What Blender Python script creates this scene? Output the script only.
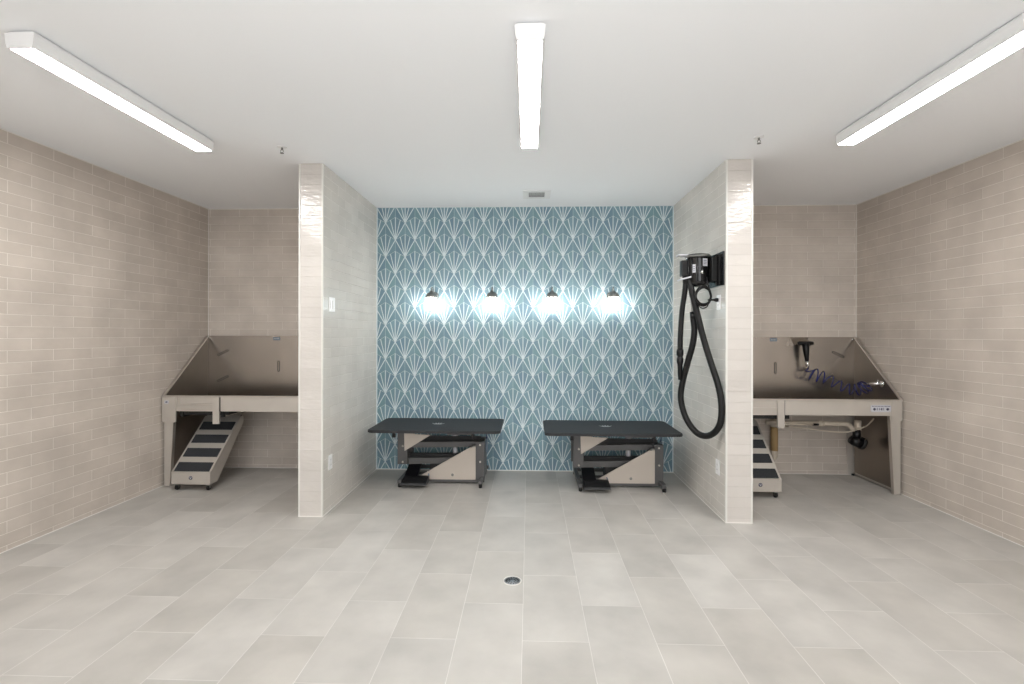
import bpy, bmesh, math, random
from mathutils import Vector, Matrix
for o in list(bpy.data.objects): bpy.data.objects.remove(o)
R = math.radians
SC = bpy.context.scene
COL = SC.collection
H = 2.74

# ------------------------------------------------------------------ camera, world, exposure
cam_d = bpy.data.cameras.new('camera')
cam = bpy.data.objects.new('camera', cam_d); COL.objects.link(cam)
cam_d.sensor_width = 36; cam_d.lens = 489.95/1024*36
cam_d.shift_y = -8.32/1024; cam_d.clip_start = .05
cam.matrix_world = (Matrix.Translation((0, -5.0878, 1.4229)) @ Matrix.Rotation(.0343, 4, 'Z')
                    @ Matrix.Rotation(math.pi/2, 4, 'X') @ Matrix.Rotation(.0019, 4, 'Z'))
SC.camera = cam
W = bpy.data.worlds.new('world'); SC.world = W; W.use_nodes = True
W.node_tree.nodes['Background'].inputs[0].default_value = (.8, .85, .9, 1)
W.node_tree.nodes['Background'].inputs[1].default_value = .05
SC.view_settings.view_transform = 'Standard'; SC.view_settings.look = 'None'
SC.view_settings.gamma = 1; SC.view_settings.use_curve_mapping = False
SC.view_settings.exposure = 0.07
LENS_POWER = 62.0       # emission of the linear ceiling lamps
SCONCE_POWER = 23.0     # emission of the sconce shades

# fill light added behind the viewer, shining in through an added window wall
ld = bpy.data.lights.new('rear_fill_light', 'AREA'); ld.shape = 'RECTANGLE'; ld.size = 6.0; ld.size_y = 2.2
ld.energy = 95; ld.color = (.97, .985, 1)
lo = bpy.data.objects.new('rear_fill_light', ld); COL.objects.link(lo)
lo.location = (-.04, -8.75, 1.35); lo.rotation_euler = (math.pi/2, 0, 0)

# unseen fill light added behind the camera, turned up to brighten the ceiling
lu = bpy.data.lights.new('ceiling_fill_light', 'AREA'); lu.shape = 'DISK'; lu.size = .8; lu.energy = 64
lw = bpy.data.objects.new('ceiling_fill_light', lu); COL.objects.link(lw)
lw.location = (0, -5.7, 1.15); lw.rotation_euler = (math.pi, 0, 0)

# ------------------------------------------------------------------ materials
def nt(name):
    m = bpy.data.materials.new(name); m.use_nodes = True
    t = m.node_tree; b = t.nodes['Principled BSDF']
    return m, t, b
def L(t, a, ao, b, bi): t.links.new(a.outputs[ao], b.inputs[bi])
def mat(name, col, rough=.5, metal=0, noise=0, nscale=30, bump=0, stretch=(1, 1, 1), coat=0, emit=0, spec=None):
    m, t, b = nt(name)
    b.inputs['Base Color'].default_value = (*col, 1); b.inputs['Roughness'].default_value = rough
    b.inputs['Metallic'].default_value = metal; b.inputs['Coat Weight'].default_value = coat
    if spec is not None: b.inputs['Specular IOR Level'].default_value = spec
    if emit:
        b.inputs['Emission Color'].default_value = (*col, 1); b.inputs['Emission Strength'].default_value = emit
    tc = t.nodes.new('ShaderNodeTexCoord'); mp = t.nodes.new('ShaderNodeMapping')
    mp.inputs['Scale'].default_value = stretch; L(t, tc, 'Object', mp, 0)
    nz = t.nodes.new('ShaderNodeTexNoise'); nz.inputs['Scale'].default_value = nscale; nz.inputs['Detail'].default_value = 4
    L(t, mp, 0, nz, 'Vector')
    if noise:
        mx = t.nodes.new('ShaderNodeMix'); mx.data_type = 'RGBA'
        mx.inputs[6].default_value = (*[c*(1-noise) for c in col], 1); mx.inputs[7].default_value = (*[min(1, c*(1+noise)) for c in col], 1)
        L(t, nz, 'Fac', mx, 0); t.links.new(mx.outputs[2], b.inputs['Base Color'])
    if bump:
        bp = t.nodes.new('ShaderNodeBump'); bp.inputs['Strength'].default_value = 1; bp.inputs['Distance'].default_value = bump
        L(t, nz, 'Fac', bp, 'Height'); L(t, bp, 0, b, 'Normal')
    return m

def math_node(t, op, a, v):
    n = t.nodes.new('ShaderNodeMath'); n.operation = op
    t.links.new(a, n.inputs[0]); n.inputs[1].default_value = v
    return n.outputs[0]

def tile_mat(name, axis, off, c1, c2, grout, bw, rh, mortar, rowaxis='Z', rowoff=0., rough=.13, wav=.0011, cloud=.1, wscale=9):
    """ceramic tile: 'axis' runs along the tile, 'rowaxis' across the rows, in metres of the place"""
    m, t, b = nt(name)
    tc = t.nodes.new('ShaderNodeTexCoord'); sp = t.nodes.new('ShaderNodeSeparateXYZ'); L(t, tc, 'Object', sp, 0)
    a = math_node(t, 'ADD', sp.outputs[axis], off); r = math_node(t, 'ADD', sp.outputs[rowaxis], rowoff)
    cb = t.nodes.new('ShaderNodeCombineXYZ'); t.links.new(a, cb.inputs[0]); t.links.new(r, cb.inputs[1])
    br = t.nodes.new('ShaderNodeTexBrick'); L(t, cb, 0, br, 'Vector')
    br.inputs['Scale'].default_value = 1; br.inputs['Brick Width'].default_value = bw; br.inputs['Row Height'].default_value = rh
    br.inputs['Mortar Size'].default_value = mortar; br.inputs['Mortar Smooth'].default_value = .1
    br.inputs['Color1'].default_value = (*c1, 1); br.inputs['Color2'].default_value = (*c2, 1); br.inputs['Mortar'].default_value = (*grout, 1)
    br.offset = .5; br.offset_frequency = 2
    # soft clouding inside each tile
    nz = t.nodes.new('ShaderNodeTexNoise'); nz.inputs['Scale'].default_value = 3.3; nz.inputs['Detail'].default_value = 5
    L(t, tc, 'Object', nz, 'Vector')
    if rowaxis == 'X':      # every floor tile has its own clouding
        nz.noise_dimensions = '4D'
        b3 = t.nodes.new('ShaderNodeTexBrick'); L(t, cb, 0, b3, 'Vector')
        for k, v in (('Scale', 1), ('Brick Width', bw), ('Row Height', rh), ('Mortar Size', 0)): b3.inputs[k].default_value = v
        b3.inputs['Color1'].default_value = (0, 0, 0, 1); b3.inputs['Color2'].default_value = (1, 1, 1, 1)
        b3.offset = .5; b3.offset_frequency = 2
        t.links.new(math_node(t, 'MULTIPLY', b3.outputs['Color'], 40.), nz.inputs['W'])
    mr = t.nodes.new('ShaderNodeMapRange'); mr.inputs[1].default_value = .3; mr.inputs[2].default_value = .7
    mr.inputs[3].default_value = 1-cloud; mr.inputs[4].default_value = 1+cloud; L(t, nz, 'Fac', mr, 0)
    vm = t.nodes.new('ShaderNodeVectorMath'); vm.operation = 'SCALE'; L(t, br, 'Color', vm, 0); t.links.new(mr.outputs[0], vm.inputs[3])
    L(t, vm, 0, b, 'Base Color')
    # mortar is matt and sunk, glaze is wavy
    rr = t.nodes.new('ShaderNodeMapRange'); rr.inputs[3].default_value = rough; rr.inputs[4].default_value = .8; L(t, br, 'Fac', rr, 0)
    L(t, rr, 0, b, 'Roughness')
    wz = t.nodes.new('ShaderNodeTexNoise'); wz.inputs['Scale'].default_value = wscale; wz.inputs['Detail'].default_value = 2
    wm = t.nodes.new('ShaderNodeMapping'); L(t, tc, 'Object', wm, 0); L(t, wm, 0, wz, 'Vector')
    wm.inputs['Scale'].default_value = (1, 1, 2.6) if rowaxis == 'Z' else (1, 1, 1)
    b1 = t.nodes.new('ShaderNodeBump'); b1.inputs['Distance'].default_value = wav; L(t, wz, 'Fac', b1, 'Height')
    inv = math_node(t, 'MULTIPLY', br.outputs['Fac'], -1)
    b2 = t.nodes.new('ShaderNodeBump'); b2.inputs['Distance'].default_value = .0012; t.links.new(inv, b2.inputs['Height'])
    L(t, b1, 0, b2, 'Normal'); L(t, b2, 0, b, 'Normal')
    return m

TW, TH = .3106, .0794
ROWOFF = -2.656 + 40*TH
TILE1, TILE2, GROUT = (.565, .503, .445), (.605, .542, .482), (.76, .71, .65)
def wall_tile(name, axis, off): return tile_mat(name, axis, off, TILE1, TILE2, GROUT, TW, TH, .0021, rowoff=ROWOFF)
M = {}
M['tile_left'] = wall_tile('glazed_tile_left', 'Y', 2.006-TW/2+20*TW)
M['tile_back'] = wall_tile('glazed_tile_back', 'X', -2.678+30*TW)
M['tile_right'] = wall_tile('glazed_tile_right', 'Y', 1.229-TW/2+20*TW)
P1L, P2L = (.67, .638, .59), (.72, .687, .638)
def pale_tile(name, axis, off): return tile_mat(name, axis, off, P1L, P2L, (.72, .69, .64), TW, TH, .0021, rowoff=ROWOFF, rough=.09, cloud=.06)
M['tile_part_side'] = pale_tile('glazed_tile_partition', 'Y', 20*TW+.1)
M['tile_part_front'] = tile_mat('glazed_tile_partition_end', 'X', 9.0, (.60, .565, .53), (.64, .605, .57), (.53, .50, .46), 30., TH, .0018, rowoff=ROWOFF, rough=.07, cloud=.05, wav=.0035, wscale=17)
M['floor'] = tile_mat('stone_look_floor_tile', 'Y', 2.2+20*.6165-.6165/2, (.43, .408, .376), (.48, .461, .433), (.62, .60, .57),
                      .6165, .3085, .0018, rowaxis='X', rowoff=.0275+20*.3085, rough=.42, wav=.0004, cloud=.14, wscale=20)
M['paint'] = mat('white_ceiling_paint', (.925, .94, .96), .9)
M['trim'] = mat('pale_edge_trim', (.70, .69, .65), .35)
M['caulk'] = mat('white_caulk', (.78, .76, .72), .6)
M['white'] = mat('white_plastic', (.85, .85, .85), .3)
M['dark_slot'] = mat('dark_recess', (.02, .02, .02), .6)
M['housing'] = mat('white_lamp_housing', (.85, .85, .85), .4)
M['lens'] = mat('lit_lamp_lens', (1, .99, .97), .5, emit=LENS_POWER)
M['shade'] = mat('lit_glass_shade', (1, .97, .92), .4, emit=SCONCE_POWER)
M['bulb'] = mat('lit_bulb_opening', (1, .97, .92), .4, emit=SCONCE_POWER*2.6)
M['nickel'] = mat('brushed_nickel', (.30, .30, .29), .35, 1)
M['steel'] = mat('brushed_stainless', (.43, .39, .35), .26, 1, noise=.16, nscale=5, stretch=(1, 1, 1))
M['steel_side'] = mat('shaded_stainless', (.22, .195, .17), .38, 1, noise=.14, nscale=5)  # stainless with the dim reflections of the side panels put into its colour
M['steel_in_shade'] = mat('shaded_steel_sheet', (.27, .235, .205), .3, 1)  # steel coloured dark for the shaded under-tub space it mirrors
M['steel_matt'] = mat('satin_stainless', (.60, .562, .515), .5, .6, noise=.06, nscale=8)
M['steel_edge'] = mat('polished_edge', (.66, .62, .58), .3, .9)
M['chrome'] = mat('chrome', (.85, .85, .85), .08, 1)
M['cream'] = mat('cream_cover_panel', (.56, .50, .44), .42, .25)
M['grey_paint'] = mat('grey_powder_coat', (.105, .103, .103), .45, .2, noise=.08, nscale=40)
M['black_top'] = mat('black_rubber_worktop', (.014, .0145, .017), .6, noise=.3, nscale=220, bump=.0003)
M['black'] = mat('black_plastic', (.007, .007, .008), .28, spec=.35)
M['black_matt'] = mat('black_matt_metal', (.012, .012, .012), .6)
M['gloss_black'] = mat('gloss_black_paint', (.006, .006, .007), .12, coat=.3)
M['tread'] = mat('charcoal_grip_mat', (.022, .024, .028), .85, noise=.5, nscale=120, bump=.001)
M['rubber'] = mat('black_rubber', (.006, .006, .0065), .42, spec=.3)
M['pvc'] = mat('cream_plastic_pipe', (.66, .58, .48), .4)
M['tan'] = mat('tan_pipe_wrap', (.45, .30, .14), .55)
M['blue'] = mat('blue_coiled_hose', (.012, .015, .11), .2, coat=.4)
M['label'] = mat('pale_label', (.58, .58, .62), .4)
M['label_blue'] = mat('blue_grey_label', (.16, .21, .27), .4)
M['ink'] = mat('dark_ink', (.06, .06, .10), .5)
M['emblem'] = mat('pale_grey_emblem', (.48, .49, .50), .5)
M['drain'] = mat('drain_steel', (.30, .32, .34), .35, .9)
M['grout_line'] = mat('pale_pattern_line', (.70, .78, .80), .6)
TEALS = [(.172, .288, .35), (.188, .308, .37), (.205, .335, .395), (.16, .272, .345), (.183, .315, .358)]
for i, c in enumerate(TEALS): M['teal%d' % i] = mat('teal_patterned_tile', c, .5, noise=.06, nscale=25)

# ------------------------------------------------------------------ mesh helpers
class MB:
    def __init__(s): s.bm = bmesh.new(); s.mi = 0
    def _m(s, fs):
        for f in fs: f.material_index = s.mi
    def poly(s, pts):
        vs = [s.bm.verts.new(p) for p in pts]; f = s.bm.faces.new(vs); f.material_index = s.mi; return f
    def box(s, x0, x1, y0, y1, z0, z1, bev=0):
        x0, x1 = sorted((x0, x1)); y0, y1 = sorted((y0, y1)); z0, z1 = sorted((z0, z1))
        g = bmesh.ops.create_cube(s.bm, size=1)
        bmesh.ops.scale(s.bm, vec=(x1-x0, y1-y0, z1-z0), verts=g['verts'])
        bmesh.ops.translate(s.bm, vec=((x0+x1)/2, (y0+y1)/2, (z0+z1)/2), verts=g['verts'])
        fs = {f for v in g['verts'] for f in v.link_faces}; s._m(fs)
        if bev:
            es = list({e for v in g['verts'] for e in v.link_edges})
            r = bmesh.ops.bevel(s.bm, geom=es, offset=bev, segments=2, affect='EDGES', profile=.6)
            s._m(r['faces'])
        return s
    def prism(s, poly, axis, a0, a1):
        """extrude a 2-D outline along an axis; outline coordinates are the two other axes in x,y,z order"""
        def P(p, a):
            return {'x': (a, p[0], p[1]), 'y': (p[0], a, p[1]), 'z': (p[0], p[1], a)}[axis]
        A = [s.bm.verts.new(P(p, a0)) for p in poly]; B = [s.bm.verts.new(P(p, a1)) for p in poly]
        n = len(poly); fs = [s.bm.faces.new(A), s.bm.faces.new(B[::-1])]
        for i in range(n): fs.append(s.bm.faces.new((A[i], B[i], B[(i+1) % n], A[(i+1) % n])))
        s._m(fs); return s
    def tube(s, pts, r, n=10, caps=True):
        pts = [Vector(p) for p in pts]; rs = r if isinstance(r, (list, tuple)) else [r]*len(pts)
        rings = []; T = (pts[1]-pts[0]).normalized()
        N = T.orthogonal().normalized()
        for i, p in enumerate(pts):
            t2 = (pts[min(i+1, len(pts)-1)]-pts[max(i-1, 0)]).normalized()
            N = (N - t2*N.dot(t2)).normalized(); Bn = t2.cross(N)
            rings.append([s.bm.verts.new(p+(N*math.cos(2*math.pi*k/n)+Bn*math.sin(2*math.pi*k/n))*rs[i]) for k in range(n)])
        fs = []
        for a, b in zip(rings, rings[1:]):
            for k in range(n): fs.append(s.bm.faces.new((a[k], a[(k+1) % n], b[(k+1) % n], b[k])))
        if caps: fs += [s.bm.faces.new(rings[0][::-1]), s.bm.faces.new(rings[-1])]
        for f in fs: f.smooth = True
        s._m(fs); return s
    def cyl(s, p0, p1, r, r1=None, n=20):
        return s.tube([p0, p1], [r, r if r1 is None else r1], n)
    def lathe(s, prof, c=(0, 0, 0), n=28, axis='z'):
        rings = []
        for (r, h) in prof:
            ring = []
            for k in range(n):
                a = 2*math.pi*k/n; u, v = r*math.cos(a), r*math.sin(a)
                q = {'z': (u, v, h), 'y': (u, h, v), 'x': (h, u, v)}[axis]
                ring.append(s.bm.verts.new((q[0]+c[0], q[1]+c[1], q[2]+c[2])))
            rings.append(ring)
        fs = []
        for a, b in zip(rings, rings[1:]):
            for k in range(n): fs.append(s.bm.faces.new((a[k], a[(k+1) % n], b[(k+1) % n], b[k])))
        if prof[0][0] > 1e-5: fs.append(s.bm.faces.new(rings[0][::-1]))
        if prof[-1][0] > 1e-5: fs.append(s.bm.faces.new(rings[-1]))
        for f in fs[:-2]: f.smooth = True
        s._m(fs); return s
    def build(s, name, mats, parent=None, label=None):
        bmesh.ops.remove_doubles(s.bm, verts=s.bm.verts, dist=1e-6)
        bmesh.ops.recalc_face_normals(s.bm, faces=s.bm.faces)
        me = bpy.data.meshes.new(name); s.bm.to_mesh(me); s.bm.free()
        for m in (mats if isinstance(mats, (list, tuple)) else [mats]): me.materials.append(m)
        o = bpy.data.objects.new(name, me); COL.objects.link(o)
        if parent: o.parent = parent
        if label: o['label'] = label
        return o
def tag(o, label, cat, group=None):
    o['label'] = label; o['category'] = cat
    if group: o['group'] = group
    return o
def thing(name, label, cat, loc=(0, 0, 0), rz=0, group=None):
    o = bpy.data.objects.new(name, None); COL.objects.link(o); o.location = loc; o.rotation_euler = (0, 0, rz)
    o.empty_display_size = .1
    return tag(o, label, cat, group)
def struct(name, mb, m):
    o = mb.build(name, m); o['kind'] = 'structure'; return o
def copy_tree(o, parent=None):
    c = o.copy(); COL.objects.link(c)
    if parent: c.parent = parent
    for ch in list(o.children): copy_tree(ch, c)
    return c
def rrect(x0, x1, y0, y1, r, n=6):
    pts = []
    for cx, cy, a0 in ((x1-r, y1-r, 0), (x0+r, y1-r, 90), (x0+r, y0+r, 180), (x1-r, y0+r, 270)):
        for k in range(n+1):
            a = R(a0+90*k/n); pts.append((cx+r*math.cos(a), cy+r*math.sin(a)))
    return pts
def smooth_path(pts, n=6):
    """Catmull-Rom through the points"""
    P = [Vector(p) for p in pts]; P = [P[0]*2-P[1]]+P+[P[-1]*2-P[-2]]; out = []
    for i in range(1, len(P)-2):
        for k in range(n):
            t = k/n
            out.append(.5*((2*P[i])+(P[i+1]-P[i-1])*t+(2*P[i-1]-5*P[i]+4*P[i+1]-P[i+2])*t*t+(3*P[i]-P[i-1]-3*P[i+1]+P[i+2])*t**3))
    out.append(P[-2]); return out

# ------------------------------------------------------------------ the room
XL, XR = -3.4, 3.32
A1, A2, B1, B2 = -1.783, -1.5965, 1.4857, 1.6814      # the two tiled partitions
PY = -1.343                                            # their free ends
YF = -8.6                                              # wall behind the camera
T = .12
struct('floor', MB().box(XL-T, XR+T, YF-T, T, -.1, 0), M['floor'])
struct('ceiling', MB().box(XL-T, XR+T, YF-T, T, H, H+.1), M['paint'])
struct('wall_left', MB().box(XL-T, XL, YF, T, 0, H), M['tile_left'])
struct('wall_right', MB().box(XR, XR+T, YF, T, 0, H), M['tile_right'])
m = MB(); m.box(XL-T, XR+T, YF-T, YF, 0, .22); m.box(XL-T, XR+T, YF-T, YF, 2.48, H)
m.box(XL-T, XL+.35, YF-T, YF, .22, 2.48); m.box(XR-.35, XR+T, YF-T, YF, .22, 2.48); struct('wall_front', m, M['paint'])
m = MB(); wx0, wx1 = XL+.35, XR-.35
for k in range(5):
    xx = wx0+(wx1-wx0)*k/4; m.box(xx-.025, xx+.025, YF-.09, YF-.03, .22, 2.48)
m.box(wx0, wx1, YF-.09, YF-.03, .22, .27); m.box(wx0, wx1, YF-.09, YF-.03, 2.43, 2.48); struct('added_window_1', m, M['white'])  # unseen window, added so that fill light enters from behind the camera
struct('wall_back', MB().box(XL, XR, 0, T, 0, H), M['tile_back'])
for nm, a, b in (('wall_partition_left', A1, A2), ('wall_partition_right', B1, B2)):
    m = MB(); m.box(a, b, PY, 0, 0, H)
    o = struct(nm, m, [M['tile_part_side'], M['tile_part_front']])
    for f in o.data.polygons:
        if abs(f.normal.y) > .9: f.material_index = 1
        if abs(f.normal.x) > .9 and ((nm.endswith('left') and f.normal.x < 0) or (nm.endswith('right') and f.normal.x > 0)): f.material_index = 2
    o.data.materials.append(M['tile_left'])

# patterned hexagon wall of the middle bay: pale lines with teal facets laid in them
def clip(poly, n, d):
    out = []
    for i in range(len(poly)):
        p, q = poly[i], poly[(i+1) % len(poly)]
        a = p[0]*n[0]+p[1]*n[1]-d; b = q[0]*n[0]+q[1]*n[1]-d
        if a >= 0: out.append(p)
        if (a >= 0) != (b >= 0):
            t = a/(a-b); out.append((p[0]+(q[0]-p[0])*t, p[1]+(q[1]-p[1])*t))
    return out
def inset(poly, ds):
    out = list(poly)
    cx = sum(p[0] for p in poly)/len(poly); cy = sum(p[1] for p in poly)/len(poly)
    for i, d in enumerate(ds):
        p, q = poly[i], poly[(i+1) % len(poly)]
        nx, ny = -(q[1]-p[1]), q[0]-p[0]; l = math.hypot(nx, ny); nx /= l; ny /= l
        if (cx-p[0])*nx+(cy-p[1])*ny < 0: nx, ny = -nx, -ny
        out = clip(out, (nx, ny), p[0]*nx+p[1]*ny+d)
        if len(out) < 3: return []
    return out
def pattern_wall():
    rnd = random.Random(4)
    m = MB(); m.box(A2, B1, -.006, 0, 0, H)
    w = .2057; s = w/math.sqrt(3); pitch = 1.5*s
    ray, gr = .0045, .0010
    for r in range(-1, 17):
        z0 = 2.580 - r*pitch
        for k in range(-2, 17):
            x0 = -1.5+w*k+(w/2 if r % 2 else 0)
            B = (x0, z0); LR = (x0+w/2, z0+s/2); UR = (x0+w/2, z0+1.5*s); Mr = (x0+w/4, z0+1.75*s); Tp = (x0, z0+2*s)
            mir = lambda p: (2*x0-p[0], p[1])
            for sgn in (1, -1):
                for poly, ds in (((B, LR, UR), (gr, gr, ray)), ((B, UR, Mr), (ray, gr*1.5, ray)), ((B, Mr, Tp), (ray, gr*1.5, ray))):
                    q = inset(poly, ds)
                    if sgn < 0: q = [mir(p) for p in q][::-1]
                    for n, d in (((1, 0), A2+.012), ((-1, 0), -(B1-.012)), ((0, 1), .01), ((0, -1), -(H-.004))):
                        if len(q) >= 3: q = clip(q, n, d)
                    if len(q) >= 3:
                        m.mi = 1+rnd.randrange(5)
                        m.poly([(p[0], -.0064, p[1]) for p in q])
    m.mi = 0
    me_mats = [M['grout_line']]+[M['teal%d' % i] for i in range(5)]
    bm = m.bm
    me = bpy.data.meshes.new('wall_back_center'); bm.normal_update()
    for f in bm.faces:
        if f.material_index > 0 and f.normal.y > 0: f.normal_flip()
    bm.to_mesh(me); bm.free()
    for x in me_mats: me.materials.append(x)
    o = bpy.data.objects.new('wall_back_center', me); COL.objects.link(o); o['kind'] = 'structure'
pattern_wall()

n_trim = [0]
def trim(m, mt):
    n_trim[0] += 1; struct('trim_%d' % n_trim[0], m, mt)
e = .004
for x0 in (A1, A2, B1, B2):
    s_ = 1 if x0 in (A2, B2) else -1
    trim(MB().box(x0-(.010 if s_ > 0 else .003), x0+(.003 if s_ > 0 else .010), PY-.003, PY+.010, 0, H), M['trim'])
for (x0, x1, y0, y1) in ((XL, XL+e, YF, 0), (XR-e, XR, YF, 0), (XL, A1, -e, 0), (B2, XR, -e, 0), (A2, B1, -e-.006, -.006),
                         (A1-e, A1, PY, 0), (A2, A2+e, PY, 0), (B1-e, B1, PY, 0), (B2, B2+e, PY, 0), (A1-e, A2+e, PY-e, PY), (B1-e, B2+e, PY-e, PY)):
    trim(MB().box(x0, x1, y0, y1, 0, .005), M['caulk'])
for (x0, x1, y0, y1) in ((XL, XL+e, YF, 0), (XR-e, XR, YF, 0), (XL, A1, -e, 0), (B2, XR, -e, 0)):
    trim(MB().box(x0, x1, y0, y1, H-.007, H), M['caulk'])
trim(MB().box(XL, XL+.004, -.004, 0, 0, H), M['caulk'])
trim(MB().box(XR-.004, XR, -.004, 0, 0, H), M['caulk'])

# ------------------------------------------------------------------ linear ceiling lamps
def make_linear():
    t = thing('linear_ceiling_lamp', '', 'ceiling light', (0, 0, H), 0, 'white linear lamps on the ceiling')
    Ln, w, h = 1.2, .064, .078
    # wrap-round housing: narrow lips up, chamfered flanks
    prof = [(-w*.9, -.006), (w*.9, -.006), (w, -.022), (w*.96, -h*.80), (w*.86, -h), (-w*.86, -h), (-w*.96, -h*.80), (-w, -.022)]
    MB().prism(prof, 'y', -Ln/2, Ln/2).build('housing', M['housing'], t)
    MB().box(-w*.55, w*.55, -Ln/2+.06, Ln/2-.06, -.006, 0).build('mounting_plate', M['housing'], t)
    for sy in (-1, 1):
        MB().prism([(-w-.002, -.016), (w+.002, -.016), (w*.97, -h*.8), (w*.86, -h-.003), (-w*.86, -h-.003), (-w*.97, -h*.8)], 'y', sy*(Ln/2), sy*(Ln/2+.007)).build('end_cap', M['housing'], t)
    lp = [(-w*.80, -h+.002), (w*.80, -h+.002), (w*.79, -h-.0015), (-w*.79, -h-.0015)]
    MB().prism(lp, 'y', -Ln/2+.001, Ln/2-.001).build('lens', M['lens'], t)
    return t
lamp0 = make_linear()
for i, (x, y, lb) in enumerate(((-2.212, -2.43, 'white linear ceiling lamp nearest the left tiled wall'),
                                (.003, -2.42, 'white linear ceiling lamp in the middle, in line with the ceiling vent'),
                                (2.068, -2.42, 'white linear ceiling lamp nearest the right tiled wall'),
                                (-2.175, -6.3, 'white linear ceiling lamp behind the viewer near the left wall'),
                                (.005, -6.3, 'white linear ceiling lamp behind the viewer in the middle'),
                                (2.105, -6.3, 'white linear ceiling lamp behind the viewer near the right wall'))):
    t = lamp0 if i == 0 else copy_tree(lamp0)
    t.location = (x, y, H); t['label'] = lb

# ------------------------------------------------------------------ wall sconces
def make_sconce():
    t = thing('wall_sconce', '', 'wall light', (0, 0, 0), 0, 'lit sconces on the patterned wall')
    MB().lathe([(.052, 0), (.052, -.012), (.046, -.018), (0, -.018)], (0, 0, .06), axis='y').build('backplate', M['nickel'], t)
    arm = [(0, -.012, .06), (0, -.03, .075), (0, -.04, .11), (0, -.055, .14), (0, -.10, .147), (0, -.127, .135), (0, -.135, .10)]
    MB().tube(smooth_path(arm, 4), .0055, 8).build('arm', M['nickel'], t)
    c = (0, -.135, 0)
    MB().lathe([(.012, .112), (.016, .096), (.030, .092), (.047, .080), (.058, .060), (.062, .040), (.059, .040), (.054, .058), (.044, .075), (.02, .086), (0, .087)], c).build('cap', M['nickel'], t)
    MB().lathe([(0, .082), (.028, .08), (.045, .062), (.054, .03), (.061, -.02), (.066, -.068), (.067, -.085), (.064, -.085), (.060, -.06), (.050, -.055)], c).build('shade', M['shade'], t)
    MB().lathe([(.05, -.056), (.05, -.062), (0, -.064)], c).build('bulb', M['bulb'], t)
    MB().lathe([(.0665, -.085), (.0685, -.0865), (.0685, -.091), (.0665, -.093), (.0635, -.092), (.0635, -.086), (.0665, -.085)], c).build('rim', M['nickel'], t)
    return t
sc0 = make_sconce()
for i, (x, lb) in enumerate(((-.99, 'lit bell-shaded sconce on patterned wall, nearest the left partition'),
                             (-.375, 'lit bell-shaded sconce on patterned wall, second from the left'),
                             (.236, 'lit bell-shaded sconce on patterned wall, third from the left'),
                             (.851, 'lit bell-shaded sconce on patterned wall, nearest the wall-mounted dryer'))):
    t = sc0 if i == 0 else copy_tree(sc0)
    t.location = (x, -.006, 1.746); t['label'] = lb

# ------------------------------------------------------------------ ceiling vent, sprinklers, drain, outlets
t = thing('ceiling_vent', 'small white square ceiling vent with dark slots above the patterned wall', 'vent', (.072, -.45, H))
m = MB()
for a in ((-.13, .13, -.13, -.075), (-.13, .13, .075, .13), (-.13, -.075, -.075, .075), (.075, .13, -.075, .075)): m.box(*a, -.006, 0)
m.build('frame', M['white'], t)
MB().box(-.075, .075, -.075, .075, -.001, 0).build('duct', M['dark_slot'], t)
for k in range(3):
    MB().prism([(-.044+k*.04, -.001), (-.044+k*.04, -.003), (-.034+k*.04, -.003), (-.034+k*.04, -.001)], 'x', -.075, .075).build('slat', M['white'], t)
for x, y, lb in ((-1.747, -1.681, 'small pendent ceiling sprinkler beside the left partition'), (1.534, -1.76, 'small pendent ceiling sprinkler beside the right partition')):
    t = thing('fire_sprinkler', lb, 'sprinkler', (x, y, H), 0, 'ceiling sprinklers')
    MB().lathe([(.032, 0), (.03, -.004), (.012, -.006), (0, -.006)]).build('escutcheon', M['white'], t)
    MB().cyl((0, 0, -.005), (0, 0, -.022), .007).build('body', M['nickel'], t)
    m = MB()
    for sx in (-1, 1): m.tube([(sx*.007, 0, -.02), (sx*.011, 0, -.03), (sx*.003, 0, -.043)], .002, 6)
    m.build('frame_arm', M['nickel'], t)
    MB().lathe([(.013, -.043), (.013, -.045), (0, -.045)]).build('deflector', M['nickel'], t)
t = thing('floor_drain', 'round steel floor drain in the middle of the tiled floor', 'drain', (-.092, -2.27, 0))
MB().lathe([(.054, .0), (.054, .003), (.047, .003), (.047, .0)], n=36).build('ring', M['trim'], t)
MB().lathe([(.047, .001), (.047, .0025), (0, .0025)], n=36).build('grate', M['drain'], t)
m = MB()
for k in range(14):
    a = 2*math.pi*k/14; m.lathe([(.0045, .0026), (.0045, .003), (0, .003)], (.034*math.cos(a), .034*math.sin(a), 0), n=8)
for k in range(7):
    a = 2*math.pi*k/7; m.lathe([(.0045, .0026), (.0045, .003), (0, .003)], (.018*math.cos(a), .018*math.sin(a), 0), n=8)
m.build('hole', M['dark_slot'], t)['kind'] = 'stuff'

def outlet(name, x, y, z, sgn, lb, cat, kind, hw=.036):
    """sgn: +1 faces +x"""
    t = thing(name, lb, cat, (x, y, z), 0 if sgn > 0 else math.pi)
    MB().box(0, .006, -hw, hw, -.058, .058, .0015).build('cover_plate', M['white'], t)
    if kind == 'outlet':
        for dz in (.02, -.02):
            r = MB().prism(rrect(-.014, .014, dz-.013, dz+.013, .008), 'x', .006, .0085).build('receptacle', M['white'], t)
            MB().box(.0085, .0088, -.0065, -.0045, dz-.004, dz+.005).build('slot', M['dark_slot'], r)
            MB().box(.0085, .0088, .0045, .0065, dz-.004, dz+.005).build('slot', M['dark_slot'], r)
    else:
        for yy in (-.023, .023): MB().box(.006, .009, yy-.016, yy+.016, -.033, .033, .001).build('rocker', M['white'], t)
    return t
outlet('power_outlet', A2, -1.20, .388, 1, 'white wall outlet low on the left partition', 'outlet', 'outlet')
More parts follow.
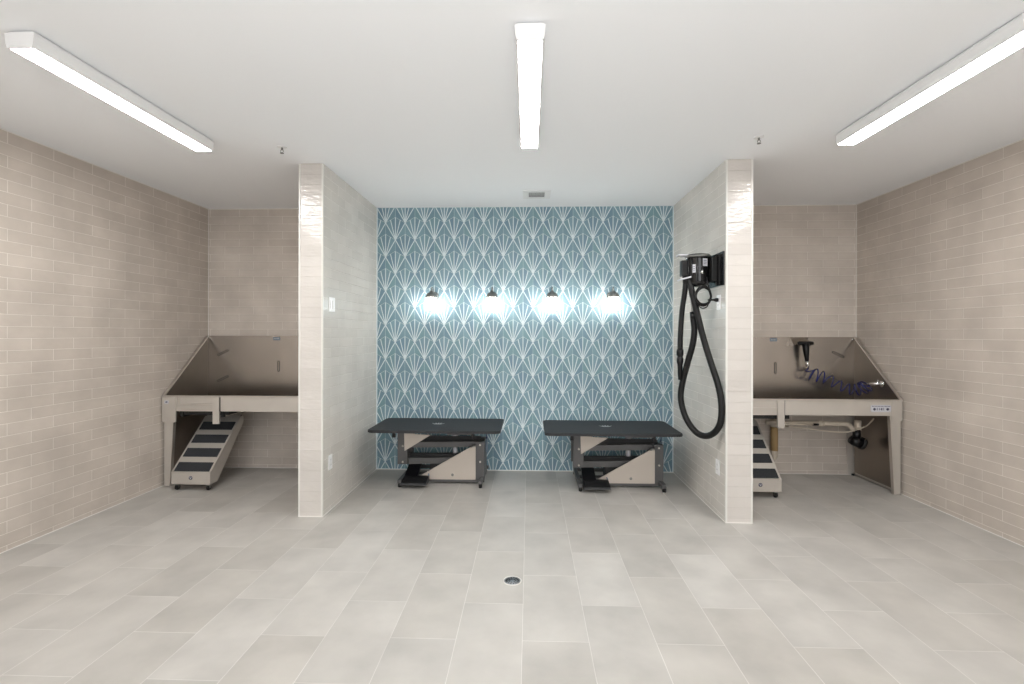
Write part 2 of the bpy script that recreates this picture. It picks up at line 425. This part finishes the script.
outlet('light_switch', A2, -1.175, 1.655, 1, 'white switch plate high on the left partition facing the middle bay', 'switch', 'switch', .058)
outlet('power_outlet', B1, -1.19, .38, -1, 'white wall outlet low on the right partition below the looped hose', 'outlet', 'outlet')
outlet('power_outlet', B1, -1.205, 1.67, -1, 'white wall outlet under the dryer backplate with a black plug', 'outlet', 'outlet')

# ------------------------------------------------------------------ grooming tables
def bolt(x, y, z, r, parent, mt='steel_edge', d=.008, nm='bolt'):
    return MB().lathe([(r, 0), (r, -d*.6), (r*.6, -d), (0, -d)], (x, y, z), n=12, axis='y').build(nm, M[mt], parent)
def make_table():
    # local origin: floor point below the middle of the frame
    ox, oy = -.82, -.3
    t = thing('grooming_table', '', 'grooming table', (ox, oy, 0), 0, 'low black-topped grooming tables')
    def X(m, name, mt, parent=None, label=None):
        for v in m.bm.verts: v.co -= Vector((ox, oy, 0))
        return m.build(name, M[mt], parent or t, label)
    # top
    x0, x1, y0, y1 = -1.425, -.247, -.822, -.182
    m = MB(); m.prism(rrect(x0, x1, y0, y1, .035), 'z', .546, .57)
    es = [e_ for e_ in m.bm.edges if abs(e_.verts[0].co.z-e_.verts[1].co.z) < 1e-6]
    bmesh.ops.bevel(m.bm, geom=es, offset=.006, segments=2, affect='EDGES')
    top = X(m, 'tabletop', 'black_top')
    m = MB()   # winged mark printed on the top: a low body with five raised points
    cx, cy = -.855, -.475
    for k, (dx, l) in enumerate(((-.045, .035), (-.022, .05), (0, .06), (.022, .05), (.045, .035))):
        m.prism([(cx+dx*.55-.010, cy-.028), (cx+dx*.55+.010, cy-.028), (cx+dx*1.25+.004, cy-.02+l), (cx+dx*1.25-.004, cy-.02+l)], 'z', .5702, .5708)
    m.prism([(cx-.055, cy+.002), (cx-.03, cy-.034), (cx+.03, cy-.034), (cx+.055, cy+.002), (cx+.02, cy-.012), (cx-.02, cy-.012)], 'z', .5702, .5711)
    X(m, 'emblem', 'emblem', top, 'pale grey winged mark')
    m = MB()   # under-top frame
    for yy in (-.53, -.26): m.box(-1.20, -.50, yy-.015, yy+.015, .532, .546)
    for xx in (-1.2, -.85, -.5): m.box(xx-.015, xx+.015, -.53, -.26, .532, .546)
    X(m, 'top_frame', 'black_matt')
    X(MB().box(-1.282, -1.252, -.53, -.50, .445, .545, .004), 'clamp_knob', 'black')
    X(MB().box(-.535, -.505, -.53, -.50, .44, .545, .004), 'clamp_knob', 'black')
    m = MB().box(-1.10, -.74, -.50, -.48, .495, .52)
    X(m, 'crossbar', 'black_matt')
    X(MB().prism([(-.76, .512), (-.56, .508), (-.53, .48), (-.76, .478)], 'y', -.545, -.50), 'bracket', 'grey_paint')
    # upper carriage column (front and rear)
    for y_a, y_b in ((-.46, -.42), (-.24, -.20)):
        m = MB().box(-1.249, -1.152, y_a, y_b, .178, .52, .003)
        X(m, 'carriage_column', 'grey_paint')
    # parallel arms
    for y_a, y_b in ((-.425, -.39), (-.26, -.225)):
        X(MB().prism([(-1.19, .380), (-.46, .394), (-.46, .342), (-1.19, .326)], 'y', y_a, y_b), 'upper_arm', 'grey_paint')
        X(MB().prism([(-1.19, .230), (-.46, .243), (-.46, .187), (-1.19, .170)], 'y', y_a, y_b), 'lower_arm', 'grey_paint')
    for x, z in ((-1.197, .352), (-1.197, .201)): bolt(x-ox, -.46-oy, z, .010, t)
    # post column
    m = MB().box(-.505, -.418, -.46, -.415, .03, .396, .003); X(m, 'post', 'grey_paint')
    m = MB().box(-.505, -.418, -.25, -.20, .03, .396, .003); X(m, 'post', 'grey_paint')
    X(MB().box(-.430, -.418, -.415, -.25, .05, .38), 'side_plate', 'grey_paint')
    for x, z in ((-.46, .368), (-.458, .208)): bolt(x-ox, -.46-oy, z, .010, t)
    # cream covers
    X(MB().prism([(-1.183, .52), (-1.08, .52), (-1.08, .466), (-.926, .461), (-1.178, .306)], 'y', -.472, -.460), 'upper_cover', 'cream', None, 'cream triangular upper cover plate')
    lc = X(MB().prism([(-1.042, .066), (-.524, .364), (-.501, .364), (-.501, .042), (-.958, .042)], 'y', -.474, -.462), 'lower_cover', 'cream', None, 'cream triangular lower cover plate')
    bolt(-.72-ox, -.474-oy, .086, .013, lc, 'nickel', .004, 'lock')
    m = MB().tube([(-.545-ox, -.48-oy, .355), (-.501-ox, -.48-oy, .365)], .010, 10); m.build('pivot_pin', M['nickel'], t)
    # hydraulic cylinder
    m = MB().cyl((-.715, -.33, .20), (-.715, -.33, .43), .022); m.cyl((-.715, -.33, .43), (-.715, -.33, .49), .032)
    X(m, 'lift_cylinder', 'label')
    X(MB().box(-.95, -.52, -.40, -.30, .05, .18, .01), 'pump_box', 'black_matt')
    m = MB().box(-1.15, -.46, -.37, -.34, .385, .430); m.box(-1.15, -.46, -.37, -.34, .225, .262); X(m, 'link_bar', 'black_matt')
    # base frame
    m = MB()
    m.box(-1.2, -.42, -.46, -.43, .014, .042)
    m.box(-1.18, -.41, -.10, -.07, .043, .071)
    m.box(-.462, -.427, -.59, -.03, .035, .066)
    m.box(-1.212, -1.178, -.59, -.03, .035, .066)
    m.box(-1.18, -.95, -.33, -.30, .043, .066)
    X(m, 'base_frame', 'grey_paint')
    for xx in (-1.195, -.444):
        for yy in (-.578, -.045):
            m = MB().lathe([(.016, 0), (.016, .03), (.008, .034), (.008, .05)], (xx, yy, 0), n=14); X(m, 'foot', 'rubber')
    # treadle
    m = MB().prism([(-.66, .043), (-.655, .058), (-.53, .086), (-.505, .086), (-.50, .043)], 'x', -1.165, -.935); m.prism([(-.52, .05), (-.52, .086), (-.22, .20), (-.22, .17)], 'x', -1.165, -1.045)
    p = X(m, 'pedal', 'black')
    m = MB()
    for k in range(5): m.box(-1.155, -.945, -.65+k*.024, -.640+k*.024, .056+k*.0053, .064+k*.0053)
    X(m, 'grip_strip', 'rubber', p)
    m = MB().prism([(-.655, .036), (-.655, .042), (-.5, .042), (-.5, .036)], 'x', -1.175, -.93); X(m, 'pedal_plate', 'grey_paint')
    # controller with its blue lead on the post
    m = MB().box(-.418, -.398, -.36, -.30, .28, .40, .006); X(m, 'control_box', 'label_blue', None, 'blue grey control box')
    m = MB().tube(smooth_path([(-.408, -.33, .40), (-.41, -.34, .45), (-.44, -.34, .49), (-.50, -.33, .50)]), .005, 6)
    X(m, 'control_lead', 'blue')
    m = MB().tube(smooth_path([(-1.0, -.50, .04), (-.97, -.52, .07), (-.94, -.51, .08), (-.945, -.49, .10)]), .006, 6); X(m, 'cable', 'label_blue')
    return t
tb = make_table(); tb['label'] = 'black-topped grooming table standing against the left partition'
tb2 = copy_tree(tb); tb2['label'] = 'black-topped grooming table on the right, below the hanging dryer hose'
tb2.location = tb.location + Vector((1.664, -.056, 0))
for ch in tb2.children:
    if ch.name.startswith('tabletop'): ch.location.x -= .099

# ------------------------------------------------------------------ steel dog-wash tubs
TWD, TD, ZR, ZB = 1.56, .64, .845, 1.39
def make_tub(loc, lb, left):
    t = thing('dog_wash_tub', lb, 'dog bath', loc, 0, 'stainless steel dog wash tubs')
    st, sm = M['steel'], M['steel_matt']
    # back panel with slots
    m = MB().box(0, TWD, -.022, -.004, .70, ZB); m.box(0, TWD, -.034, -.004, ZB-.006, ZB+.004)
    bp = m.build('back_panel', st, t)
    def slot(cx, cz, ln, ang, w=.022):
        m = MB(); n = 8; outer = []; inner = []
        for k in range(2*n+2):
            s2 = 1 if k <= n else -1; a = -math.pi/2+math.pi*(k % (n+1))/n + (math.pi if s2 < 0 else 0)
            for rr, lst in ((w/2, outer), (w/2-.005, inner)): lst.append((s2*(ln/2-w/2)+rr*math.cos(a), rr*math.sin(a)))
        ca, sa = math.cos(R(ang)), math.sin(R(ang))
        rot = lambda p: (cx+p[0]*ca-p[1]*sa, cz+p[0]*sa+p[1]*ca)
        N_ = len(outer)
        for k in range(N_):
            j = (k+1) % N_
            m.prism([rot(outer[k]), rot(outer[j]), rot(inner[j]), rot(inner[k])], 'y', -.025, -.022)
        m.build('tether_slot', M['black_matt'], bp)
    for sx, c in ((1, .17), (-1, TWD-.17)):
        slot(c, 1.218, .13, 25*sx); slot(c, .945, .13, 25*sx)
    slot(.765, 1.078, .115, 90)
    lb2 = MB().box(.71, .78, -.028, -.022, 1.35, 1.385, .002).build('maker_plate', M['label_blue'], bp, 'small blue grey plate')
    m = MB()
    for k in range(4): m.box(.718+k*.015, .727+k*.015, -.0285, -.028, 1.36, 1.376)
    m.build('lettering', M['emblem'], lb2)
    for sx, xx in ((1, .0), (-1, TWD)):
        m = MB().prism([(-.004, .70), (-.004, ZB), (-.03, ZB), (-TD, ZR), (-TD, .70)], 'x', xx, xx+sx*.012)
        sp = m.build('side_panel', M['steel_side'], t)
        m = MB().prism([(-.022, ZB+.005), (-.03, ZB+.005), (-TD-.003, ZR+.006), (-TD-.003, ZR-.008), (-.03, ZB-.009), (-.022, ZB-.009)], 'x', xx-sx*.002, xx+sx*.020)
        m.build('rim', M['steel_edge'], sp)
        m = MB().lathe([(.008, 0), (.008, -.006), (0, -.006)], (xx+sx*.03, -.022, ZB-.02), n=10, axis='y').build('screw', M['chrome'], bp)
    # basin floor
    m = MB().prism([(-.02, .728), (-TD+.02, .716), (-TD+.02, .706), (-.02, .718)], 'x', .012, TWD-.012); m.build('basin_floor', st, t)
    m = MB().box(.012, TWD-.012, -TD+.004, -TD+.02, .706, ZR-.02); m.build('inner_front', st, t)
    # apron: fixed part, and the gate at the stair end
    g0, g1, g2 = .125, .475, .535
    m = MB().box(g2, TWD, -TD-.004, -TD+.012, .70, ZR-.012, .002); ap = m.build('apron', sm, t)
    m = MB().box(-.004, TWD+.004, -TD-.010, -TD+.018, ZR-.012, ZR, .002); m.build('front_rim', M['steel_edge'], t)
    gate = MB().box(g0, g1, -TD-.002, -TD+.010, .705, ZR-.012).build('gate', sm, t)
    m = MB().box(g0+.015, g1, -TD-.010, -TD-.002, .762, .77); m.box(g0+.02, g0+.034, -TD-.010, -TD-.002, .77, ZR-.02)
    m.box(g0, g1, -TD-.008, -TD-.002, .70, .712)
    m.build('fold', M['steel_edge'], gate)
    MB().box(g1, g2, -TD-.016, -TD+.006, .585, ZR-.012, .003).build('gate_post', M['steel_edge'] if 0 else sm, t)
    MB().box(g2-.002, g2+.008, -TD-.006, -TD, .70, ZR-.014).build('gate_seam', M['black_matt'], t)
    MB().box(-.004, g0, -TD-.014, -TD+.004, .60, ZR-.012, .002).build('corner_bracket', sm, t)
    # legs: a skirt sheet each end with tapering front and rear flanges
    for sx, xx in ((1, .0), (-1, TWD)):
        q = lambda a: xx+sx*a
        m = MB().box(q(.004), q(.012), -.03, -TD+.01, .012, .705); sk = m.build('leg_panel', M['steel_in_shade'], t)
        m = MB().prism([(q(.01), .70), (q(.098), .70), (q(.060), 0.004), (q(.01), 0.004)], 'y', -TD-.002, -TD+.008); m.build('leg', sm, t)
        m = MB().prism([(q(.098), .70), (q(.104), .70), (q(.066), 0.004), (q(.060), 0.004)], 'y', -TD-.004, -TD+.03); m.build('leg_edge', M['steel_edge'], t)
        m = MB().prism([(q(.01), .70), (q(.09), .70), (q(.07), 0.004), (q(.01), 0.004)], 'y', -.014, -.006); m.build('leg', sm, t)
        m = MB().box(q(.012), q(.018), -.05, -TD+.02, .012, .03); m.build('bottom_lip', M['steel_edge'], sk)
        for yy in (-.035, -TD+.02): MB().cyl((q(.03), yy, 0), (q(.03), yy, .014), .014, n=12).build('foot', M['black_matt'], t)
    if not left: MB().box(TWD-.09, TWD, -TD-.008, -TD-.004, .655, ZR-.012).build('corner_bracket', sm, t)
    # slide rails that carry the stair
    MB().box(.135, .60, -TD+.03, -.12, .662, .704).build('gate_shade_box', M['black_matt'], t)  # black box added to deepen the shade below the gate
    for xx in (.16, .545):
        MB().prism([(-TD+.03, .63), (-.06, .70), (-.06, .665), (-TD+.03, .595)] if 0 else [(-TD+.02, .700), (-.08, .700), (-.08, .630), (-TD+.02, .645)], 'x', xx-.012, xx+.012).build('slide_rail', M['black_matt'], t)
    for xx in (.14, .56):
        MB().prism([(-TD+.02, .640), (-.30, .690), (-.30, .665), (-TD+.02, .615)] if 0 else [(-TD+.05, .66), (-.2, .66), (-.2, .645), (-TD+.05, .645)], 'x', xx-.004, xx+.004).build('slide_rail', M['steel_edge'], t)
    if left:
        p = MB().box(.02, .062, -TD-.0155, -TD-.014, .77, .80, .0005).build('badge', M['label'], t, 'small pale badge')
        MB().box(.032, .050, -TD-.0165, -TD-.0155, .778, .792).build('mark', M['ink'], p)
    else:
        cx = 1.375
        p = MB().prism(rrect(cx-.088, cx+.088, .735, .797, .014), 'y', -TD-.009, -TD-.0065).build('badge', M['label'], t, 'pale lozenge badge with dark marks')
        m = MB()
        for dx in (-.056, .058): m.lathe([(.012, 0), (.012, -.001), (0, -.001)], (cx+dx, -TD-.009, .760), n=14, axis='y')
        for k in range(13): m.box(cx-.078+k*.0125, cx-.071+k*.0125, -TD-.0099, -TD-.009, .782, .789)
        for k, ww in enumerate((.006, .004, .010, .005)): m.box(cx-.036+k*.019, cx-.036+k*.019+ww, -TD-.0099, -TD-.009, .75, .772)
        m.box(cx-.02, cx+.012, -TD-.0099, -TD-.009, .759, .763)
        m.build('mark', M['ink'], p)
    return t
tubL = make_tub((-3.385, -.018, 0), 'stainless steel dog wash tub in the left alcove', True)
tubR = make_tub((1.742, .008, 0), 'stainless steel dog wash tub in the right alcove with a blue hose', False)

# ------------------------------------------------------------------ step ramps
def make_ramp():
    t = thing('step_ramp', '', 'steps', (0, 0, 0), 0, 'wheeled steel step ramps under the tubs')
    w = .36; k = .92; y1, z1 = .46, .17+.92*.46
    slope = lambda y: .17+k*y
    # side stringers and front box, local: front face y=0
    for x0 in (0, w-.012):
        MB().prism([(0, .062), (0, .17), (y1, z1), (y1+.05, z1), (y1+.05, z1-.06), (.10, .062)], 'x', x0, x0+.012).build('stringer', M['steel_matt'], t)
    fr = MB().box(0, w, -.004, .006, .060, .172, .002).build('front_panel', M['steel_matt'], t)
    m = MB()
    for z in (.063, .168): m.box(0, w, -.006, -.004, z-.004, z+.004)
    m.build('edge', M['steel_edge'], fr)
    # paw-like emblem
    m = MB(); c = (w/2, -.0045, .118)
    m.lathe([(.017, 0), (.017, -.0015), (0, -.0015)], c, n=20, axis='y'); em = m.build('emblem', M['ink'], fr, 'small round blue grey emblem')
    m = MB(); m.lathe([(.006, 0), (.006, -.001), (0, -.001)], (c[0], -.006, c[2]-.004), n=10, axis='y')
    for dx, dz in ((-.009, .003), (-.003, .009), (.004, .009), (.010, .003)): m.lathe([(.0026, 0), (.0026, -.001), (0, -.001)], (c[0]+dx, -.006, c[2]+dz), n=8, axis='y')
    m.build('paw_mark', M['label'], em)
    # deck and treads
    MB().prism([(.0, slope(0)-.012), (.0, slope(0)-.002), (y1+.04, slope(y1+.04)-.002), (y1+.04, slope(y1+.04)-.012)], 'x', .012, w-.012).build('deck', M['steel_matt'], t)
    for i in range(4):
        a = .006+.1125*i; b = a+.066
        m = MB().prism([(a, slope(a)-.004), (a, slope(a)+.004), (b, slope(b)+.004), (b, slope(b)-.004)], 'x', .018, w-.018)
        m.build('tread', M['tread'], t)
    for x0 in (.035, w-.035):
        c_ = MB().box(x0-.012, x0+.012, .012, .040, .045, .062).build('caster', M['nickel'], t)
        m = MB(); m.lathe([(.0, -.010), (.024, -.010), (.026, -.006), (.026, .006), (.024, .010), (0, .010)], (x0, .03, .026), n=20, axis='x'); m.build('wheel', M['rubber'], c_)
        m = MB(); m.box(x0-.015, x0-.012, .018, .042, .02, .055); m.box(x0+.012, x0+.015, .018, .042, .02, .055); m.build('fork', M['nickel'], c_)
    for x0 in (.035, w-.035):
        MB().box(x0-.010, x0+.010, y1, y1+.03, .09, z1-.05).build('rear_leg', M['black_matt'], t) if 0 else None
    # hooks holding the top end to the tub
    for x0 in (.02, w-.03): MB().box(x0, x0+.01, y1+.02, y1+.05, z1-.03, z1+.012).build('hook', M['black_matt'], t)
    return t
rp = make_ramp(); rp.location = (-3.222, -.772, 0); rp['label'] = 'wheeled steel step ramp under the left tub'
rp2 = copy_tree(rp); rp2.location = (1.826, -.772, 0); rp2['label'] = 'wheeled steel step ramp under the right tub, partly behind the partition'

# ------------------------------------------------------------------ plumbing under the right tub
t = thing('drain_pipe', 'cream plastic drain pipe with a black trap under the right tub', 'pipe', (3.14, -.3, .55))
def rel(pts, o=(3.14, -.3, .55)): return [(p[0]-o[0], p[1]-o[1], p[2]-o[2]) for p in pts]
MB().tube(rel(smooth_path([(2.3, -.26, .568), (2.7, -.28, .568), (3.0, -.3, .568), (3.05, -.3, .560), (3.085, -.3, .525), (3.09, -.3, .50)], 5)), .022, 14).build('pipe_run', M['pvc'], t)
MB().tube(rel([(2.78, -.284, .568), (2.83, -.286, .568)]), .028, 14).build('coupling', M['pvc'], t)
MB().tube(rel([(3.14, -.3, .60), (3.14, -.3, .51)]), .030, 16).build('tail_pipe', M['pvc'], t)
MB().tube(rel([(3.13, -.3, .515), (3.13, -.3, .42)]), .034, 16).build('trap_neck', M['black'], t)
MB().tube(rel([(3.09, -.3, .425), (3.12, -.3, .40), (3.17, -.3, .385)]), .05, 18).build('trap_bowl', M['black'], t)
MB().tube(rel([(3.165, -.30, .387), (3.19, -.30, .378)]), .058, 18).build('trap_cap', M['black_matt'], t)
t = thing('waste_pipe', 'upright cream and tan waste pipe standing against the right alcove wall', 'pipe', (2.475, -.06, 0))
MB().tube([(0, 0, .20), (0, 0, .60)], .028, 16).build('riser', M['pvc'], t)
MB().tube([(0, 0, .25), (0, 0, .50)], .034, 16).build('wrap', M['tan'], t, 'tan pipe wrap')
MB().tube(smooth_path([(0, 0, .25), (0, 0, .21), (0, .015, .185), (0, .05, .18)], 4), .034, 16).build('elbow', M['pvc'], t)
MB().tube([(0, 0, .49), (0, 0, .53)], .036, 16).build('coupling', M['pvc'], t)
m = MB().tube(smooth_path([(3.29, -.30, .62), (3.24, -.3, .565), (3.17, -.33, .54), (3.02, -.33, .495), (2.85, -.33, .50), (2.6, -.31, .53), (2.31, -.3, .56)], 6), .006, 8)
tag(m.build('supply_tube', M['pvc']), 'thin pale supply tube sagging below the drain pipe', 'tube')
t = thing('support_rod', 'pair of thin pale rods sloping under the right tub', 'rod', (2.3, -.5, .58))
for dy, ln, dz in ((0, .38, 0), (.05, .16, -.03)):
    MB().tube([(0.0, dy, .015+dz), (ln, dy+.10, -.0+dz)], .007, 8).build('rod', M['pvc'], t)
MB().tube([(.36, .095, -.002), (.42, .115, -.006)], .011, 8).build('end_fitting', M['black'], t)

# ------------------------------------------------------------------ sprayer, coiled hose, tap on the right tub
t = thing('sprayer_holder', 'steel sprayer bracket hooked on the back panel of the right tub', 'bracket', (2.735, -.014, 1.33))
for x in (-.082, .080):
    MB().prism([(-.004, .062), (-.075, -.02), (-.004, -.035)], 'x', x-.003, x+.003).build('cheek', M['black_matt'] if x > 0 else M['steel'], t)
MB().prism([(-.005, .062), (-.008, .064), (-.075, -.015), (-.072, -.019)], 'x', -.08, .078).build('plate', M['steel'], t)
t = thing('pet_sprayer', 'black hand sprayer with chrome tip hanging in the bracket', 'sprayer', (2.76, -.10, 1.33))
MB().tube([(-.075, 0, .0), (-.06, 0, .004), (.06, 0, .004), (.075, 0, .0)], [.014, .018, .018, .014], 14).build('head', M['black'], t)
MB().tube([(0, -.0, .0), (.003, -.002, -.06), (.010, -.004, -.14), (.013, -.004, -.18)], [.034, .030, .021, .016], 14).build('handle', M['black'], t)
MB().tube([(.013, -.004, -.18), (.015, -.004, -.20), (.018, -.003, -.225), (.022, -.002, -.25)], [.019, .022, .017, .010], 14).build('swivel', M['chrome'], t)
# coiled hose: a loose helix along a sagging line
def coil():
    path = smooth_path([(2.785, -.10, 1.085), (2.80, -.11, 1.035), (2.86, -.13, 1.01), (2.93, -.16, .985), (3.02, -.2, .93), (3.10, -.25, .895), (3.16, -.30, .90), (3.19, -.33, .93), (3.2, -.345, .952)], 40)
    n = len(path); out = []
    turns = 10.5
    for i, p in enumerate(path):
        f = i/(n-1); t_ = (path[min(i+1, n-1)]-path[max(i-1, 0)]).normalized()
        N = t_.cross(Vector((0, 1, 0))).normalized(); B = t_.cross(N)
        g = f**1.15; a = 2*math.pi*turns*g+1.5
        r = .056*min(1, f*9)*min(1, (1-f)*14)*(1.0+.15*math.sin(f*9))
        out.append(p+N*r*math.cos(a)+B*r*math.sin(a)*.75)
    return out
m = MB().tube(coil(), .0062, 8)
tag(m.build('coiled_hose', M['blue']), 'dark blue coiled hose sagging between the sprayer and the tap', 'hose')
t = thing('tub_tap', 'chrome tap fitting on the side panel of the right tub', 'tap', (3.286, -.42, .963))
MB().tube([(0, 0, 0), (-.012, 0, 0)], .028, 18).build('escutcheon', M['chrome'], t)
MB().tube([(-.01, 0, 0), (-.045, .02, -.002), (-.075, .055, -.006), (-.09, .078, -.008)], [.014, .018, .013, .010], 14).build('spout', M['chrome'], t)
MB().tube([(-.035, .01, .0), (-.04, .01, .03), (-.055, -.02, .032)], [.010, .008, .007], 10).build('lever', M['chrome'], t)

# ------------------------------------------------------------------ wall-mounted dryer on the right partition
t = thing('wall_dryer', 'black canister pet dryer on the right partition with hanging hoses and coiled cord', 'dryer', (B1, -1.17, 1.93))
def rel2(pts, o=(B1, -1.17, 1.93)): return [(p[0]-o[0], p[1]-o[1], p[2]-o[2]) for p in pts]
MB().box(-.012, 0, -.145, .145, -.135, .125, .003).build('backplate', M['gloss_black'], t)
m = MB()
for y in (-.075, -.01): m.box(-.016, -.012, y-.008, y+.008, -.12, .11)
m.build('backplate_rib', M['black_matt'], t)
c = (-.125, .08, 0)
MB().lathe([(.0, .135), (.06, .135), (.094, .128), (.098, .118), (.098, .108), (.092, .104), (.088, .09), (.088, -.085), (.082, -.112), (.06, -.128), (0, -.13)], c, n=36).build('canister', M['gloss_black'], t)
MB().lathe([(.089, .104), (.102, .106), (.102, .118), (.092, .124)], c, n=36).build('lid_band', M['nickel'], t)
MB().box(-.05, -.012, -.02, .12, -.09, .10, .004).build('bracket', M['black_matt'], t)
m = MB()
for a in (-1.9, -1.55, -2.4, -2.75):
    px, py = c[0]+.090*math.cos(a), c[1]+.090*math.sin(a); m.tube([(px, py, -.09), (px, py, .095)], .006, 8)
m.build('canister_rib', M['gloss_black'], t)
for a, z0, z1, ww, mt in ((-2.22, -.02, .045, .012, 'label'), (-1.25, .03, .09, .022, 'label')):
    ca, sa = math.cos(a), math.sin(a); q = []
    for sgn in (-1, 1): q.append((c[0]+.091*math.cos(a+sgn*ww/.09), c[1]+.091*math.sin(a+sgn*ww/.09)))
    m = MB(); (xa, ya), (xb, yb) = q
    m.prism([(xa, ya), (xb, yb), (xb-ca*.006, yb-sa*.006), (xa-ca*.006, ya-sa*.006)], 'z', z0, z1)
    p = m.build('rating_label', M[mt], t, 'pale rating label')
    m = MB()
    for k in range(3):
        zz = z0+(z1-z0)*(.25+.22*k); f = .0012
        m.prism([(xa*.8+xb*.2+ca*f, ya*.8+yb*.2+sa*f), (xa*.2+xb*.8+ca*f, ya*.2+yb*.8+sa*f), (xa*.2+xb*.8, ya*.2+yb*.8), (xa*.8+xb*.2, ya*.8+yb*.2)], 'z', zz, zz+.004)
    m.build('print', M['ink'], p)
MB().tube([(c[0]+.0, c[1]-.09, -.02), (c[0]+.0, c[1]-.108, -.02)], .013, 12).build('switch', M['chrome'], t)
# outlet block towards the left, with silver brackets above and below
MB().box(-.262, -.195, .055, .115, -.045, .085, .008).build('outlet_block', M['black'], t)
MB().prism([(-.285, .135), (-.285, .050), (-.11, .04), (-.11, .12)], 'z', .122, .134).build('top_bracket', M['label'], t)
MB().prism([(-.275, -.078), (-.17, -.052), (-.17, -.040), (-.275, -.066)], 'y', .02, .13).build('shelf_bracket', M['label'], t)
MB().box(-.2, -.05, .06, .10, -.1, -.05, .006).build('lower_housing', M['black_matt'], t)
MB().tube([(-.225, .07, -.045), (-.222, .068, -.10)], .027, 14).build('hose_collar', M['black'], t)
# hanging straight hose with its nozzle
m = MB().tube(smooth_path([(1.262, -1.10, 1.85), (1.255, -1.09, 1.75), (1.240, -1.07, 1.60), (1.233, -1.055, 1.40), (1.232, -1.05, 1.29)], 6), .0215, 14)
hs = m.build('nozzle_hose', M['rubber'], t); hs.location = (-B1, 1.17, -1.93)
nz = MB().lathe([(.024, 1.30), (.028, 1.285), (.028, 1.25), (.022, 1.242), (.022, 1.235), (.027, 1.225), (.027, 1.195), (.021, 1.175), (.014, 1.05), (.010, 1.048)], (1.232, -1.05, 0), n=20)
nz.build('nozzle', M['black'], hs)
loop = [(1.268, -1.09, 1.92), (1.283, -1.11, 1.86), (1.297, -1.13, 1.777), (1.335, -1.16, 1.574), (1.367, -1.192, 1.4), (1.402, -1.245, 1.222), (1.441, -1.305, 1.035), (1.457, -1.333, .887), (1.452, -1.326, .757), (1.427, -1.282, .672), (1.383, -1.215, .627), (1.331, -1.14, .643), (1.276, -1.065, .741), (1.247, -1.027, .882), (1.253, -1.035, 1.006), (1.281, -1.072, 1.172), (1.314, -1.105, 1.335), (1.325, -1.115, 1.455), (1.319, -1.105, 1.551)]
LP = smooth_path(loop, 6)
m = MB().tube(LP, .0245, 14)
hs2 = m.build('looped_hose', M['rubber'], t); hs2.location = (-B1, 1.17, -1.93)
m = MB().tube([(1.319, -1.105, 1.545), (1.317, -1.10, 1.60)], .024, 14); m.build('cuff', M['black'], hs2)
m = MB().tube(smooth_path([(1.317, -1.10, 1.60), (1.312, -1.095, 1.66), (1.31, -1.09, 1.74), (1.32, -1.09, 1.81)], 4), .010, 8); m.build('hanger', M['nickel'], hs2)
# power cord coiled up below the canister, and its plug
m = MB(); pts = []
for k in range(4*24):
    a = 2*math.pi*k/24; rr = .064+.005*math.sin(k*.6)+(k//24)*.003
    pts.append((1.372+rr*math.cos(a)*.95, -1.19+.004*(k//24)+.25*rr*math.cos(a), 1.722+rr*math.sin(a)*1.05))
m.tube([(1.40, -1.16, 1.88), (1.41, -1.17, 1.83), (1.42, -1.18, 1.77)]+pts, .0068, 7)
cd = m.build('power_cord', M['black'], t); cd.location = (-B1, 1.17, -1.93)
m = MB().tube(smooth_path([(1.42, -1.18, 1.70), (1.40, -1.19, 1.64), (1.36, -1.2, 1.625), (1.33, -1.19, 1.645)], 5), .005, 7); m.build('cord_tail', M['black'], cd)
m = MB().tube([(1.40, -1.20, 1.69), (1.44, -1.205, 1.69), (1.462, -1.205, 1.69), (1.477, -1.205, 1.69)], [.006, .008, .016, .016], 10); m.build('plug', M['black'], cd)
